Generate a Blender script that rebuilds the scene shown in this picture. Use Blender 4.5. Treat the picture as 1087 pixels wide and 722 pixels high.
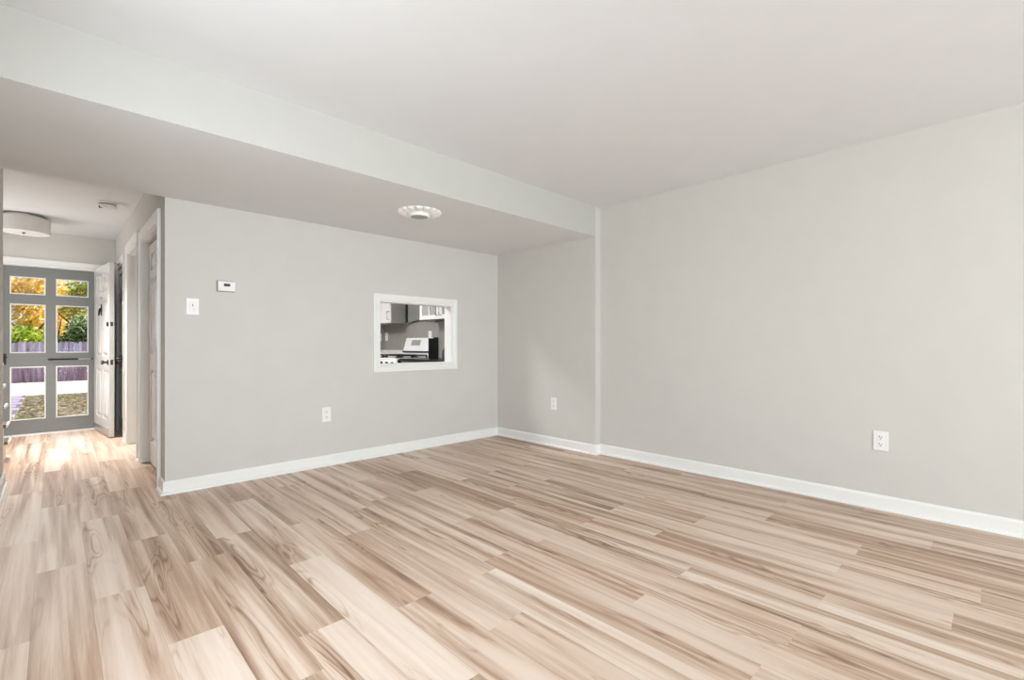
import bpy, bmesh, math, random
from mathutils import Vector, Matrix

for o in list(bpy.data.objects):
    bpy.data.objects.remove(o)
S = bpy.context.scene
COL = S.collection
R = math.radians

# ------------------------------------------------------------------ camera, world, lights, exposure
cam_d = bpy.data.cameras.new('camera')
cam = bpy.data.objects.new('camera', cam_d)
COL.objects.link(cam)
cam_d.sensor_fit = 'HORIZONTAL'
cam_d.sensor_width = 36.0
cam_d.lens = 500.117 / 1087 * 36.0
cam_d.shift_y = 4.68 / 1087
cam_d.clip_start = 0.02
cam.location = (0, 0, 1.10)
cam.rotation_euler = (R(90), 0, -0.7705772)
S.camera = cam

S.view_settings.view_transform = 'Standard'
S.view_settings.look = 'None'
S.view_settings.exposure = 0.03
S.view_settings.gamma = 1.0
S.view_settings.use_curve_mapping = False
S.cycles.diffuse_bounces = 7
S.cycles.sample_clamp_indirect = 5.0
S.cycles.transparent_max_bounces = 12

W = bpy.data.worlds.new('world')
S.world = W
W.use_nodes = True
wn = W.node_tree.nodes
wl = W.node_tree.links
bg = wn['Background']
sky = wn.new('ShaderNodeTexSky')
sky.sky_type = 'NISHITA'
sky.sun_disc = False
sky.sun_elevation = R(42)
sky.sun_rotation = R(80)
sky.dust_density = 2.5
wl.new(sky.outputs[0], bg.inputs[0])
bg.inputs[1].default_value = 0.30


def light(name, kind, loc, direction, energy, color=(1, 1, 1), size=None, size_y=None, angle=None, spread=None):
    d = bpy.data.lights.new(name, kind)
    d.energy = energy
    d.color = color
    if kind == 'AREA':
        d.shape = 'RECTANGLE'
        d.size = size
        d.size_y = size_y
        if spread:
            d.spread = R(spread)
    if kind == 'SUN':
        d.angle = R(angle)
    o = bpy.data.objects.new(name, d)
    COL.objects.link(o)
    o.location = loc
    o.rotation_euler = Vector(direction).to_track_quat('-Z', 'Y').to_euler()
    return o


light('sun', 'SUN', (0, 20, 12), (-0.75, 0.06, -0.62), 7.0, (1.0, 0.96, 0.9), angle=0.6)
# daylight through the sliding door in the wall behind the camera
light('patio_daylight', 'AREA', (0.9, -5.28, 1.15), (0.04, 1, 0.04), 262, (0.87, 0.935, 1.0), 2.3, 2.0, spread=150)
# added fill light at a made-up window in the left wall
light('side_fill', 'AREA', (-0.27, 1.45, 1.40), (1, 0.20, -0.22), 38, (0.89, 0.94, 1.0), 1.5, 1.3)
# added upward fill behind the camera to brighten the ceiling
light('ceiling_fill', 'AREA', (0.7, -2.9, 0.7), (0.0, 0.2, 1), 44, (0.87, 0.935, 1.0), 1.4, 1.2)
# added fill beside the stairs to brighten the entry
light('stair_fill', 'AREA', (-1.2, 6.9, 1.55), (1, -0.1, 0.40), 17, (0.97, 0.98, 1.0), 1.2, 0.9)
# added area light to brighten the kitchen, no lamp seen
light('kitchen_fill', 'AREA', (1.7, 5.6, 2.40), (0.5, 0.0, -1), 60, (0.97, 0.98, 1.0), 0.6, 0.6)


# ------------------------------------------------------------------ materials
def srgb(r, g, b):
    f = lambda c: (c / 255 / 12.92) if c / 255 <= 0.04045 else ((c / 255 + 0.055) / 1.055) ** 2.4
    return (f(r), f(g), f(b), 1)


def mat(name, col, rough=0.5, metal=0.0, noise=0.0, nscale=40, bump=0.0, bscale=200, coat=0.0, spec=0.5):
    m = bpy.data.materials.new(name)
    m.use_nodes = True
    nt = m.node_tree
    p = nt.nodes['Principled BSDF']
    p.inputs['Base Color'].default_value = col
    p.inputs['Roughness'].default_value = rough
    p.inputs['Metallic'].default_value = metal
    p.inputs['Specular IOR Level'].default_value = spec
    p.inputs['Coat Weight'].default_value = coat
    tc = nt.nodes.new('ShaderNodeTexCoord')
    if noise:
        n = nt.nodes.new('ShaderNodeTexNoise')
        n.inputs['Scale'].default_value = nscale
        n.inputs['Detail'].default_value = 4
        nt.links.new(tc.outputs['Object'], n.inputs['Vector'])
        r = nt.nodes.new('ShaderNodeValToRGB')
        r.color_ramp.elements[0].position = 0.3
        r.color_ramp.elements[1].position = 0.7
        r.color_ramp.elements[0].color = tuple(c * (1 - noise) for c in col[:3]) + (1,)
        r.color_ramp.elements[1].color = tuple(min(1, c * (1 + noise)) for c in col[:3]) + (1,)
        nt.links.new(n.outputs['Fac'], r.inputs[0])
        nt.links.new(r.outputs[0], p.inputs['Base Color'])
    if bump:
        n = nt.nodes.new('ShaderNodeTexNoise')
        n.inputs['Scale'].default_value = bscale
        n.inputs['Detail'].default_value = 3
        nt.links.new(tc.outputs['Object'], n.inputs['Vector'])
        b = nt.nodes.new('ShaderNodeBump')
        b.inputs['Strength'].default_value = bump
        b.inputs['Distance'].default_value = 0.002
        nt.links.new(n.outputs['Fac'], b.inputs['Height'])
        nt.links.new(b.outputs[0], p.inputs['Normal'])
    return m


M = {}
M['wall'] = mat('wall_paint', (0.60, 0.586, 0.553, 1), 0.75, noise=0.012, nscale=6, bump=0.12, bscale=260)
M['beam'] = mat('bulkhead_paint_dimmed', (0.50, 0.494, 0.462, 1), 0.75, noise=0.012, nscale=6, bump=0.12, bscale=260)  # wall paint darkened to offset the strong light on the bulkhead face
M['ceil'] = mat('ceiling_paint', (0.735, 0.75, 0.76, 1), 0.85, noise=0.01, nscale=5, bump=0.15, bscale=180)
M['trim'] = mat('trim_paint', (0.82, 0.82, 0.80, 1), 0.35, noise=0.01, nscale=8)
M['plastic'] = mat('white_plastic', (0.83, 0.82, 0.80, 1), 0.3, noise=0.01, nscale=30)
M['dark'] = mat('dark_slot', (0.03, 0.03, 0.03, 1), 0.5, noise=0.1)
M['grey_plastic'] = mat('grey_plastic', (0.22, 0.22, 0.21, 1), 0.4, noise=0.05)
M['lcd'] = mat('display_glass', (0.06, 0.065, 0.06, 1), 0.15, noise=0.1, nscale=80)
M['storm'] = mat('storm_door_paint', (0.185, 0.19, 0.185, 1), 0.4, noise=0.02, nscale=20, bump=0.05)
M['door'] = mat('door_paint', (0.72, 0.715, 0.70, 1), 0.22, noise=0.015, nscale=14, bump=0.05)
M['black_metal'] = mat('black_metal', (0.02, 0.02, 0.02, 1), 0.35, 0.6, noise=0.1)
M['bronze'] = mat('dark_bronze', (0.06, 0.05, 0.045, 1), 0.3, 0.9, noise=0.1)
M['steel'] = mat('brushed_steel', (0.6, 0.6, 0.6, 1), 0.3, 1.0, noise=0.04, nscale=60)
M['fabric'] = mat('linen_shade', (0.60, 0.57, 0.54, 1), 0.9, noise=0.10, nscale=160, bump=0.4, bscale=400)
M['diffuser'] = mat('opal_diffuser', (0.85, 0.85, 0.83, 1), 0.4, noise=0.01)
M['lens'] = mat('frosted_lens', (0.33, 0.33, 0.32, 1), 0.35, noise=0.02)
M['plaster'] = mat('medallion_plaster', (0.85, 0.85, 0.83, 1), 0.6, noise=0.01)
M['oak'] = mat('stained_oak', srgb(96, 72, 56), 0.35, noise=0.2, nscale=12)
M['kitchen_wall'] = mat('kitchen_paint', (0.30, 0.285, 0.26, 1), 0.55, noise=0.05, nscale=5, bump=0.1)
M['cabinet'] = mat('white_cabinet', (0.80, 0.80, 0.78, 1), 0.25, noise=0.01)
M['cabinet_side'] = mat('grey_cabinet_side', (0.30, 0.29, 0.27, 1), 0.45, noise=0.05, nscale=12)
M['cab_glass'] = mat('frosted_cabinet_glass', (0.36, 0.36, 0.345, 1), 0.2, noise=0.08, nscale=20)
M['counter'] = mat('stone_counter', (0.72, 0.71, 0.68, 1), 0.35, noise=0.15, nscale=60)
M['enamel'] = mat('white_enamel', (0.85, 0.85, 0.83, 1), 0.12, noise=0.01)
M['black_enamel'] = mat('black_enamel', (0.012, 0.012, 0.012, 1), 0.25, noise=0.1)
M['iron'] = mat('cast_iron', (0.02, 0.02, 0.02, 1), 0.6, noise=0.2, bump=0.3)
M['kettle'] = mat('dark_kettle_enamel', (0.07, 0.07, 0.07, 1), 0.25, noise=0.1)
M['bark'] = mat('bark', srgb(92, 78, 66), 0.9, noise=0.3, nscale=20, bump=0.8, bscale=30)
M['concrete'] = mat('pale_concrete', (0.66, 0.655, 0.65, 1), 0.8, noise=0.06, nscale=3, bump=0.2)


def glass_material():
    m = bpy.data.materials.new('clear_glass')
    m.use_nodes = True
    nt = m.node_tree
    out = nt.nodes['Material Output']
    nt.nodes.remove(nt.nodes['Principled BSDF'])
    t = nt.nodes.new('ShaderNodeBsdfTransparent')
    t.inputs[0].default_value = (0.96, 0.97, 0.96, 1)
    g = nt.nodes.new('ShaderNodeBsdfGlossy')  # palest tones stand in for highlights and sky between the leaves
    g.inputs['Roughness'].default_value = 0.02
    f = nt.nodes.new('ShaderNodeFresnel')
    f.inputs[0].default_value = 1.04
    mx = nt.nodes.new('ShaderNodeMixShader')
    nt.links.new(f.outputs[0], mx.inputs[0])
    nt.links.new(t.outputs[0], mx.inputs[1])
    nt.links.new(g.outputs[0], mx.inputs[2])
    nt.links.new(mx.outputs[0], out.inputs[0])
    return m


M['glass'] = glass_material()


class NT:
    """small node helper"""
    def __init__(self, m):
        self.nt = m.node_tree

    def n(self, kind, **kw):
        x = self.nt.nodes.new(kind)
        for k, v in kw.items():
            setattr(x, k, v)
        return x

    def l(self, a, b):
        self.nt.links.new(a, b)

    def math(self, op, a, b=None):
        x = self.n('ShaderNodeMath', operation=op)
        for i, v in enumerate((a, b)):
            if v is None:
                continue
            if hasattr(v, 'links'):
                self.l(v, x.inputs[i])
            else:
                x.inputs[i].default_value = v
        return x.outputs[0]

    def mix(self, fac, a, b, blend='MIX'):
        x = self.n('ShaderNodeMix', data_type='RGBA', blend_type=blend)
        for i, v in ((0, fac), (6, a), (7, b)):
            if hasattr(v, 'links'):
                self.l(v, x.inputs[i])
            else:
                x.inputs[i].default_value = v
        return x.outputs[2]

    def ramp(self, fac, stops):
        x = self.n('ShaderNodeValToRGB')
        e = x.color_ramp.elements
        while len(e) < len(stops):
            e.new(0.5)
        for i, (p, c) in enumerate(stops):
            e[i].position = p
            e[i].color = c if len(c) == 4 else tuple(c) + (1,)
        self.l(fac, x.inputs[0])
        return x.outputs[0]

    def noise(self, vec, scale=1.0, detail=3, dist=0.0, rough=0.5):
        x = self.n('ShaderNodeTexNoise')
        x.inputs['Scale'].default_value = scale
        x.inputs['Detail'].default_value = detail
        x.inputs['Distortion'].default_value = dist
        x.inputs['Roughness'].default_value = rough
        self.l(vec, x.inputs['Vector'])
        return x.outputs['Fac']

    def comb(self, x, y, z):
        c = self.n('ShaderNodeCombineXYZ')
        for i, v in enumerate((x, y, z)):
            if hasattr(v, 'links'):
                self.l(v, c.inputs[i])
            else:
                c.inputs[i].default_value = v
        return c.outputs[0]


def floor_material():
    m = bpy.data.materials.new('vinyl_oak_planks')
    m.use_nodes = True
    T = NT(m)
    p = T.nt.nodes['Principled BSDF']
    uv = T.n('ShaderNodeUVMap', uv_map='plank')
    sp = T.n('ShaderNodeSeparateXYZ')
    T.l(uv.outputs[0], sp.inputs[0])
    x, y = sp.outputs[0], sp.outputs[1]          # metres across and along the plank
    at = T.n('ShaderNodeAttribute', attribute_name='tone')
    sd = T.n('ShaderNodeAttribute', attribute_name='seed')
    tone, seed = at.outputs['Fac'], sd.outputs['Fac']
    z = T.math('MULTIPLY', seed, 37.0)
    # broad streaks along the board
    v1 = T.comb(T.math('MULTIPLY', x, 12.0), T.math('MULTIPLY', y, 0.55), z)
    broad = T.noise(v1, 1.0, 2, 0.5)
    v2 = T.comb(T.math('MULTIPLY', x, 46.0), T.math('MULTIPLY', y, 1.1), z)
    streak = T.noise(v2, 1.0, 4, 0.3, 0.6)
    v3 = T.comb(T.math('MULTIPLY', x, 420.0), T.math('MULTIPLY', y, 9.0), z)
    fine = T.noise(v3, 1.0, 3)
    # cathedral figure: contour lines of a stretched field
    v4 = T.comb(T.math('MULTIPLY', x, 10.0), T.math('MULTIPLY', y, 0.85), T.math('ADD', z, 5.3))
    fld = T.noise(v4, 1.0, 1.5, 0.35, 0.45)
    ring = T.math('SINE', T.math('MULTIPLY', fld, 105.0))
    ring = T.math('POWER', T.math('MULTIPLY', T.math('ADD', ring, 1.0), 0.5), 3.0)
    mask = T.ramp(fld, [(0.50, (0, 0, 0)), (0.62, (1, 1, 1))])
    ring = T.math('MULTIPLY', ring, mask)
    # value 0..1
    val = T.math('ADD', T.math('MULTIPLY', T.math('SUBTRACT', broad, 0.5), 1.5), 0.485)
    val = T.math('ADD', val, T.math('MULTIPLY', T.math('SUBTRACT', streak, 0.5), 0.62))
    val = T.math('ADD', val, T.math('MULTIPLY', T.math('SUBTRACT', fine, 0.5), 0.30))
    val = T.math('ADD', val, T.math('MULTIPLY', tone, 0.17))
    val = T.math('SUBTRACT', val, T.math('MULTIPLY', ring, 0.24))
    col = T.ramp(val, [(0.0, srgb(122, 93, 73)), (0.30, srgb(184, 156, 133)), (0.58, srgb(222, 202, 184)),
                       (1.0, srgb(238, 224, 210))])
    # warm or rosy boards
    col = T.mix(T.math('MULTIPLY', T.math('FRACT', T.math('MULTIPLY', seed, 7.31)), 0.30), col, srgb(188, 150, 124))
    # thin dark joints
    ex = T.math('MINIMUM', x, T.math('SUBTRACT', 0.1805, x))
    ex = T.math('LESS_THAN', ex, 0.0011)
    col = T.mix(T.math('MULTIPLY', ex, 0.30), col, srgb(112, 86, 68))
    T.l(col, p.inputs['Base Color'])
    p.inputs['Roughness'].default_value = 0.40
    p.inputs['Specular IOR Level'].default_value = 0.45
    b = T.n('ShaderNodeBump')
    b.inputs['Strength'].default_value = 0.10
    b.inputs['Distance'].default_value = 0.001
    T.l(streak, b.inputs['Height'])
    T.l(b.outputs[0], p.inputs['Normal'])
    return m


def fence_material():
    m = bpy.data.materials.new('weathered_sunlit_fence_wood')
    m.use_nodes = True
    T = NT(m)
    p = T.nt.nodes['Principled BSDF']
    tc = T.n('ShaderNodeTexCoord')
    sp = T.n('ShaderNodeSeparateXYZ')
    T.l(tc.outputs['Object'], sp.inputs[0])
    x, zz = sp.outputs[0], sp.outputs[2]
    n = T.noise(T.comb(T.math('MULTIPLY', x, 6.0), 0.0, T.math('MULTIPLY', zz, 0.7)), 1.0, 3)
    col = T.ramp(n, [(0.30, srgb(138, 112, 116)), (0.48, srgb(168, 150, 166)), (0.62, srgb(200, 192, 214)), (0.75, srgb(176, 140, 132))])
    g = T.noise(T.comb(T.math('MULTIPLY', x, 60.0), 0.0, T.math('MULTIPLY', zz, 2.5)), 1.0, 3)
    col = T.mix(0.6, col, T.ramp(g, [(0.3, (0.45, 0.42, 0.45)), (0.7, (1, 1, 1))]), 'MULTIPLY')
    st_ = T.noise(T.comb(T.math('MULTIPLY', x, 9.0), 3.0, T.math('MULTIPLY', zz, 0.5)), 1.0, 2)
    lo = T.math('MULTIPLY', T.ramp(T.math('ADD', T.math('MULTIPLY', zz, 0.5), T.math('MULTIPLY', st_, 0.35)), [(0.40, (1, 1, 1)), (0.85, (0, 0, 0))]), 0.6)
    col = T.mix(lo, col, srgb(168, 112, 104), 'MULTIPLY')  # red-brown low down; the sunlit paler top is put into the colour
    T.l(col, p.inputs['Base Color'])
    p.inputs['Roughness'].default_value = 0.85
    return m


def ground_material():
    m = bpy.data.materials.new('mulch_and_grass')
    m.use_nodes = True
    T = NT(m)
    p = T.nt.nodes['Principled BSDF']
    tc = T.n('ShaderNodeTexCoord')
    n1 = T.noise(tc.outputs['Object'], 5.0, 6)
    n2 = T.noise(tc.outputs['Object'], 1.1, 3)
    c1 = T.ramp(n1, [(0.32, srgb(84, 74, 62)), (0.46, srgb(142, 126, 104)), (0.56, srgb(196, 184, 158)), (0.66, srgb(120, 104, 84))])
    c2 = T.ramp(n1, [(0.35, srgb(92, 104, 60)), (0.6, srgb(160, 164, 112))])
    c = T.mix(T.ramp(n2, [(0.50, (0, 0, 0)), (0.60, (1, 1, 1))]), c1, c2)
    c = T.mix(1.0, c, (0.72, 0.72, 0.72, 1), 'MULTIPLY')
    T.l(c, p.inputs['Base Color'])
    p.inputs['Roughness'].default_value = 0.95
    return m


def leaf_material(name, cols):
    m = bpy.data.materials.new(name)
    m.use_nodes = True
    T = NT(m)
    p = T.nt.nodes['Principled BSDF']
    at = T.n('ShaderNodeAttribute', attribute_name='tone')
    n = len(cols)
    c = T.ramp(at.outputs['Fac'], [((i + 0.5) / n, srgb(*q)) for i, q in enumerate(cols)])
    T.l(c, p.inputs['Base Color'])
    p.inputs['Roughness'].default_value = 0.55
    tr_ = T.n('ShaderNodeBsdfTranslucent')
    T.l(c, tr_.inputs[0])
    mx = T.n('ShaderNodeMixShader')
    mx.inputs[0].default_value = 0.45
    T.l(p.outputs[0], mx.inputs[1])
    T.l(tr_.outputs[0], mx.inputs[2])
    T.l(mx.outputs[0], T.nt.nodes['Material Output'].inputs[0])
    return m


def paver_material():
    m = bpy.data.materials.new('lavender_pavers')
    m.use_nodes = True
    T = NT(m)
    p = T.nt.nodes['Principled BSDF']
    tc = T.n('ShaderNodeTexCoord')
    mp = T.n('ShaderNodeMapping')
    mp.inputs['Scale'].default_value = (1.0, 1.0, 1.0)
    T.l(tc.outputs['Object'], mp.inputs[0])
    br = T.n('ShaderNodeTexBrick')
    br.inputs['Scale'].default_value = 1.0
    br.inputs['Brick Width'].default_value = 1.2
    br.inputs['Row Height'].default_value = 0.75
    br.inputs['Mortar Size'].default_value = 0.09
    br.inputs['Color1'].default_value = srgb(158, 148, 166)
    br.inputs['Color2'].default_value = srgb(176, 152, 160)
    br.inputs['Mortar'].default_value = srgb(104, 94, 104)
    T.l(mp.outputs[0], br.inputs['Vector'])
    T.l(br.outputs[0], p.inputs['Base Color'])
    p.inputs['Roughness'].default_value = 0.85
    return m


M['floor'] = floor_material()
M['fence'] = fence_material()
M['ground'] = ground_material()
M['pavers'] = paver_material()


# ------------------------------------------------------------------ mesh helpers
class MB:
    def __init__(self):
        self.bm = bmesh.new()

    def box(self, x0, y0, z0, x1, y1, z1):
        v = [self.bm.verts.new((x, y, z)) for x in (x0, x1) for y in (y0, y1) for z in (z0, z1)]
        for f in ((0, 1, 3, 2), (4, 6, 7, 5), (0, 4, 5, 1), (2, 3, 7, 6), (0, 2, 6, 4), (1, 5, 7, 3)):
            self.bm.faces.new([v[i] for i in f])
        return self

    def poly(self, pts, faces):
        v = [self.bm.verts.new(p) for p in pts]
        for f in faces:
            self.bm.faces.new([v[i] for i in f])
        return self

    def lathe(self, prof, centre, axis=(0, 0, 1), seg=40, caps=True):
        """prof: list of (radius, height along axis)"""
        a = Vector(axis).normalized()
        q = a.to_track_quat('Z', 'Y').to_matrix()
        c = Vector(centre)
        rings = []
        for r, h in prof:
            if r < 1e-6:
                rings.append([self.bm.verts.new(c + q @ Vector((0, 0, h)))])
            else:
                rings.append([self.bm.verts.new(c + q @ Vector((r * math.cos(2 * math.pi * k / seg), r * math.sin(2 * math.pi * k / seg), h)))
                              for k in range(seg)])
        for A, B in zip(rings, rings[1:]):
            for k in range(seg):
                k2 = (k + 1) % seg
                if len(A) == 1 and len(B) == 1:
                    continue
                if len(A) == 1:
                    self.bm.faces.new((A[0], B[k], B[k2]))
                elif len(B) == 1:
                    self.bm.faces.new((A[k], A[k2], B[0]))
                else:
                    self.bm.faces.new((A[k], A[k2], B[k2], B[k]))
        if caps:
            for Rg in (rings[0], rings[-1]):
                if len(Rg) > 2:
                    self.bm.faces.new(Rg)
        return self

    def tube(self, pts, r, seg=10):
        pts = [Vector(p) for p in pts]
        rings = []
        for i, p in enumerate(pts):
            d = (pts[min(i + 1, len(pts) - 1)] - pts[max(i - 1, 0)]).normalized()
            q = d.to_track_quat('Z', 'Y').to_matrix()
            rr = r[i] if isinstance(r, (list, tuple)) else r
            rings.append([self.bm.verts.new(p + q @ Vector((rr * math.cos(2 * math.pi * k / seg), rr * math.sin(2 * math.pi * k / seg), 0)))
                          for k in range(seg)])
        for A, B in zip(rings, rings[1:]):
            for k in range(seg):
                self.bm.faces.new((A[k], A[(k + 1) % seg], B[(k + 1) % seg], B[k]))
        self.bm.faces.new(rings[0])
        self.bm.faces.new(rings[-1])
        return self

    def sweep(self, path, n, prof, closed=False):
        """mitred moulding: path in a plane with normal n; prof = closed outline of (offset to the left of the path, height along n)"""
        P = [Vector(p) for p in path]
        n = Vector(n).normalized()
        N = len(P)
        rings = []
        for i in range(N):
            d1 = d2 = None
            if closed or i > 0:
                d1 = (P[i] - P[(i - 1) % N]).normalized()
            if closed or i < N - 1:
                d2 = (P[(i + 1) % N] - P[i]).normalized()
            d1 = d1 or d2
            d2 = d2 or d1
            s1, s2 = n.cross(d1), n.cross(d2)
            mi = (s1 + s2) / (1 + s1.dot(s2))
            rings.append([self.bm.verts.new(P[i] + mi * o + n * t) for o, t in prof])
        K = len(prof)
        for i in range(N if closed else N - 1):
            A, B = rings[i], rings[(i + 1) % N]
            for k in range(K):
                self.bm.faces.new((A[k], A[(k + 1) % K], B[(k + 1) % K], B[k]))
        if not closed:
            self.bm.faces.new(rings[0])
            self.bm.faces.new(rings[-1])
        return self

    def slab(self, axis, a0, a1, us, vs, holes=()):
        """a wall or leaf with real openings; axis 'X' or 'Y' is its thickness direction, u = the other horizontal, v = z"""
        U = sorted(set([us[0], us[1]] + [h[0] for h in holes] + [h[1] for h in holes]))
        V = sorted(set([vs[0], vs[1]] + [h[2] for h in holes] + [h[3] for h in holes]))
        U = [u for u in U if us[0] <= u <= us[1]]
        V = [v for v in V if vs[0] <= v <= vs[1]]

        def solid(i, j):
            if not (0 <= i < len(U) - 1 and 0 <= j < len(V) - 1):
                return False
            cu, cv = (U[i] + U[i + 1]) / 2, (V[j] + V[j + 1]) / 2
            return not any(h[0] < cu < h[1] and h[2] < cv < h[3] for h in holes)
        cache = {}

        def vert(s, i, j):
            k = (s, i, j)
            if k not in cache:
                a = a1 if s else a0
                co = (a, U[i], V[j]) if axis == 'X' else (U[i], a, V[j])
                cache[k] = self.bm.verts.new(co)
            return cache[k]
        for i in range(len(U) - 1):
            for j in range(len(V) - 1):
                if not solid(i, j):
                    continue
                for s in (0, 1):
                    self.bm.faces.new([vert(s, i, j), vert(s, i + 1, j), vert(s, i + 1, j + 1), vert(s, i, j + 1)])
                for di, dj, e in ((-1, 0, ((i, j), (i, j + 1))), (1, 0, ((i + 1, j), (i + 1, j + 1))),
                                  (0, -1, ((i, j), (i + 1, j))), (0, 1, ((i, j + 1), (i + 1, j + 1)))):
                    if not solid(i + di, j + dj):
                        (p, q), (r, t) = e
                        self.bm.faces.new([vert(0, p, q), vert(0, r, t), vert(1, r, t), vert(1, p, q)])
        return self

    def build(self, name, m, parent=None, bevel=0.0, smooth=False, recalc=True, bseg=2):
        if recalc:
            bmesh.ops.recalc_face_normals(self.bm, faces=self.bm.faces[:])
        me = bpy.data.meshes.new(name)
        self.bm.to_mesh(me)
        self.bm.free()
        for mm in (m if isinstance(m, (list, tuple)) else [m]):
            me.materials.append(mm)
        o = bpy.data.objects.new(name, me)
        COL.objects.link(o)
        if parent:
            o.parent = parent
        if bevel:
            b = o.modifiers.new('bevel', 'BEVEL')
            b.width = bevel
            b.segments = bseg
            b.limit_method = 'ANGLE'
            b.angle_limit = R(40)
        if smooth:
            for f in me.polygons:
                f.use_smooth = True
            me.set_sharp_from_angle(angle=R(40))
        return o


def tag(o, label, cat=None, group=None, kind=None):
    o['label'] = label
    if cat:
        o['category'] = cat
    if group:
        o['group'] = group
    if kind:
        o['kind'] = kind
    return o


def thing(name, label, cat, loc=(0, 0, 0), rz=0.0, group=None):
    o = bpy.data.objects.new(name, None)
    o.empty_display_size = 0.1
    COL.objects.link(o)
    o.location = loc
    o.rotation_euler = (0, 0, rz)
    return tag(o, label, cat, group)


def struct(o, label, cat):
    return tag(o, label, cat, None, 'structure')


def copy_tree(o, parent=None):
    c = o.copy()
    COL.objects.link(c)
    if parent:
        c.parent = parent
    for ch in list(o.children):
        copy_tree(ch, c)
    return c


# ------------------------------------------------------------------ dimensions
XB, XC, YA, YB = 3.959, 3.877, 4.244, 2.799
H, LOW = 2.474, 2.179
XH, XL = 0.579, -0.29
YF = 8.11                      # inner face of the front wall
YBACK = -5.0

# ------------------------------------------------------------------ floor: one mesh of planks, 0.18 m wide, running towards the front door
PW, PL, POFF = 0.1805, 1.248, 0.115
joints = {-2: 2.498, -1: 3.21, 0: 2.705, 1: 2.112, 2: 2.838, 3: 1.825, 4: 2.455, 5: 2.988, 6: 1.36, 7: 1.716, 8: 1.812,
          9: 1.08, 10: 1.782, 11: 2.302, 12: 0.525, 13: 2.62, 14: 1.79, 15: 1.298, 16: 0.517, 17: 1.014, 18: 0.25, 19: 1.025,
          20: 0.62, 21: 1.5}
# tones of boards that read clearly in the photograph: (row, start of the board) -> -1 dark .. 1 light
rnd = random.Random(11)
bm = bmesh.new()
uvl = bm.loops.layers.uv.new('plank')
tl = bm.faces.layers.float.new('tone')
sl = bm.faces.layers.float.new('seed')
toned = {(3, 1.825): -0.9, (3, 0.577): 0.9, (7, 0.468): 1.0, (7, 1.716): 0.0, (6, 0.112): 0.9, (6, 1.36): -0.1, (1, 0.864): 0.5,
         (1, 2.112): -0.6, (2, 1.59): -0.4, (2, 2.838): -0.3, (0, 1.457): 0.4, (0, 2.705): 0.2, (8, 1.812): -0.7, (9, 1.08): -0.2,
         (9, 2.328): 0.1, (10, 1.782): 0.7, (11, 2.302): -0.9, (11, 1.054): 0.2, (12, 0.525): 0.1, (10, 0.534): 0.4,
         (14, 0.542): 0.6, (14, 1.79): -0.8, (15, 0.05): 0.6, (15, 1.298): -0.6, (17, 1.014): 0.3, (17, -0.234): -0.7,
         (8, 3.06): 0.3, (5, 2.988): 0.1, (5, 1.74): -0.2, (4, 1.207): 0.6, (4, 2.455): -0.1, (16, 0.517): 0.4, (16, 1.765): -0.2,
         (9, -0.168): 0.5, (12, -0.723): 0.8, (19, 1.025): 0.2, (13, 1.372): 0.1, (1, 3.36): -0.5, (2, 4.086): -0.7, (1, 4.608): -0.1}
for row in range(-8, 23):
    x0 = POFF + PW * row
    x1 = x0 + PW
    j0 = joints.get(row, rnd.uniform(0, PL)) % PL - 3 * PL
    k = 0
    while j0 + k * PL < YF:
        y0, y1 = j0 + k * PL, j0 + (k + 1) * PL
        k += 1
        if y1 < YBACK - 0.3:
            continue
        ya, yb, xa, xb = max(y0, YBACK - 0.3), min(y1, YF + 0.05), max(x0, -1.3), min(x1, 4.0)
        if xb <= xa:
            continue
        tone = rnd.uniform(-0.6, 0.6)
        for (r_, s_), t_ in toned.items():
            if r_ == row and abs(s_ - y0) < 0.12:
                tone = t_
        seed = rnd.random()
        vs = [bm.verts.new(c) for c in ((xa, ya, 0), (xb, ya, 0), (xb, yb, 0), (xa, yb, 0))]
        f = bm.faces.new(vs)
        f[tl] = tone
        f[sl] = seed
        for lp, (ux, uy) in zip(f.loops, ((xa - x0, ya - y0), (xb - x0, ya - y0), (xb - x0, yb - y0), (xa - x0, yb - y0))):
            lp[uvl].uv = (ux, uy)
# underside so the floor is a slab
vs = [bm.verts.new(c) for c in ((-1.3, YBACK - 0.3, -0.06), (4.0, YBACK - 0.3, -0.06), (4.0, YF + 0.05, -0.06), (-1.3, YF + 0.05, -0.06))]
bm.faces.new(vs[::-1])
me = bpy.data.meshes.new('floor')
bm.to_mesh(me)
bm.free()
me.materials.append(M['floor'])
fo = bpy.data.objects.new('floor', me)
COL.objects.link(fo)
struct(fo, 'light oak plank floor running through the room and hall', 'floor')

# ------------------------------------------------------------------ walls and ceilings
PT = (2.297, 3.183, 0.892, 1.535)                          # pass-through opening
b = MB().slab('Y', YA, YA + 0.115, (XH, XC + 0.2), (0, H), [PT])
struct(b.build('wall_kitchen', M['wall']), 'grey wall with the kitchen pass-through', 'wall')
b = MB().slab('X', XB, XB + 0.2, (YBACK - 0.15, YB), (0, H + 0.1))
struct(b.build('wall_right', M['wall']), 'long plain grey wall on the right of the room', 'wall')
b = MB().slab('X', XC, XC + 0.28, (YB, 7.1), (0, H + 0.1))
struct(b.build('wall_alcove', M['wall']), 'short grey wall under the lowered ceiling, beside the pass-through wall', 'wall')
OP = [(4.52, 5.50, -1, 2.05), (5.80, 6.65, -1, 2.10), (7.03, 7.80, -1, 2.05)]
b = MB().slab('X', XH, XH + 0.118, (YA + 0.115, YF), (0, H + 0.1), OP)
struct(b.build('wall_hall', M['wall']), 'grey hall wall with closet doors and a cased opening', 'wall')
b = MB().slab('Y', YF, YF + 0.14, (-1.4, 4.15), (-0.1, H + 0.1), [(-0.50, 0.385, -1, 2.055)])
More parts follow.
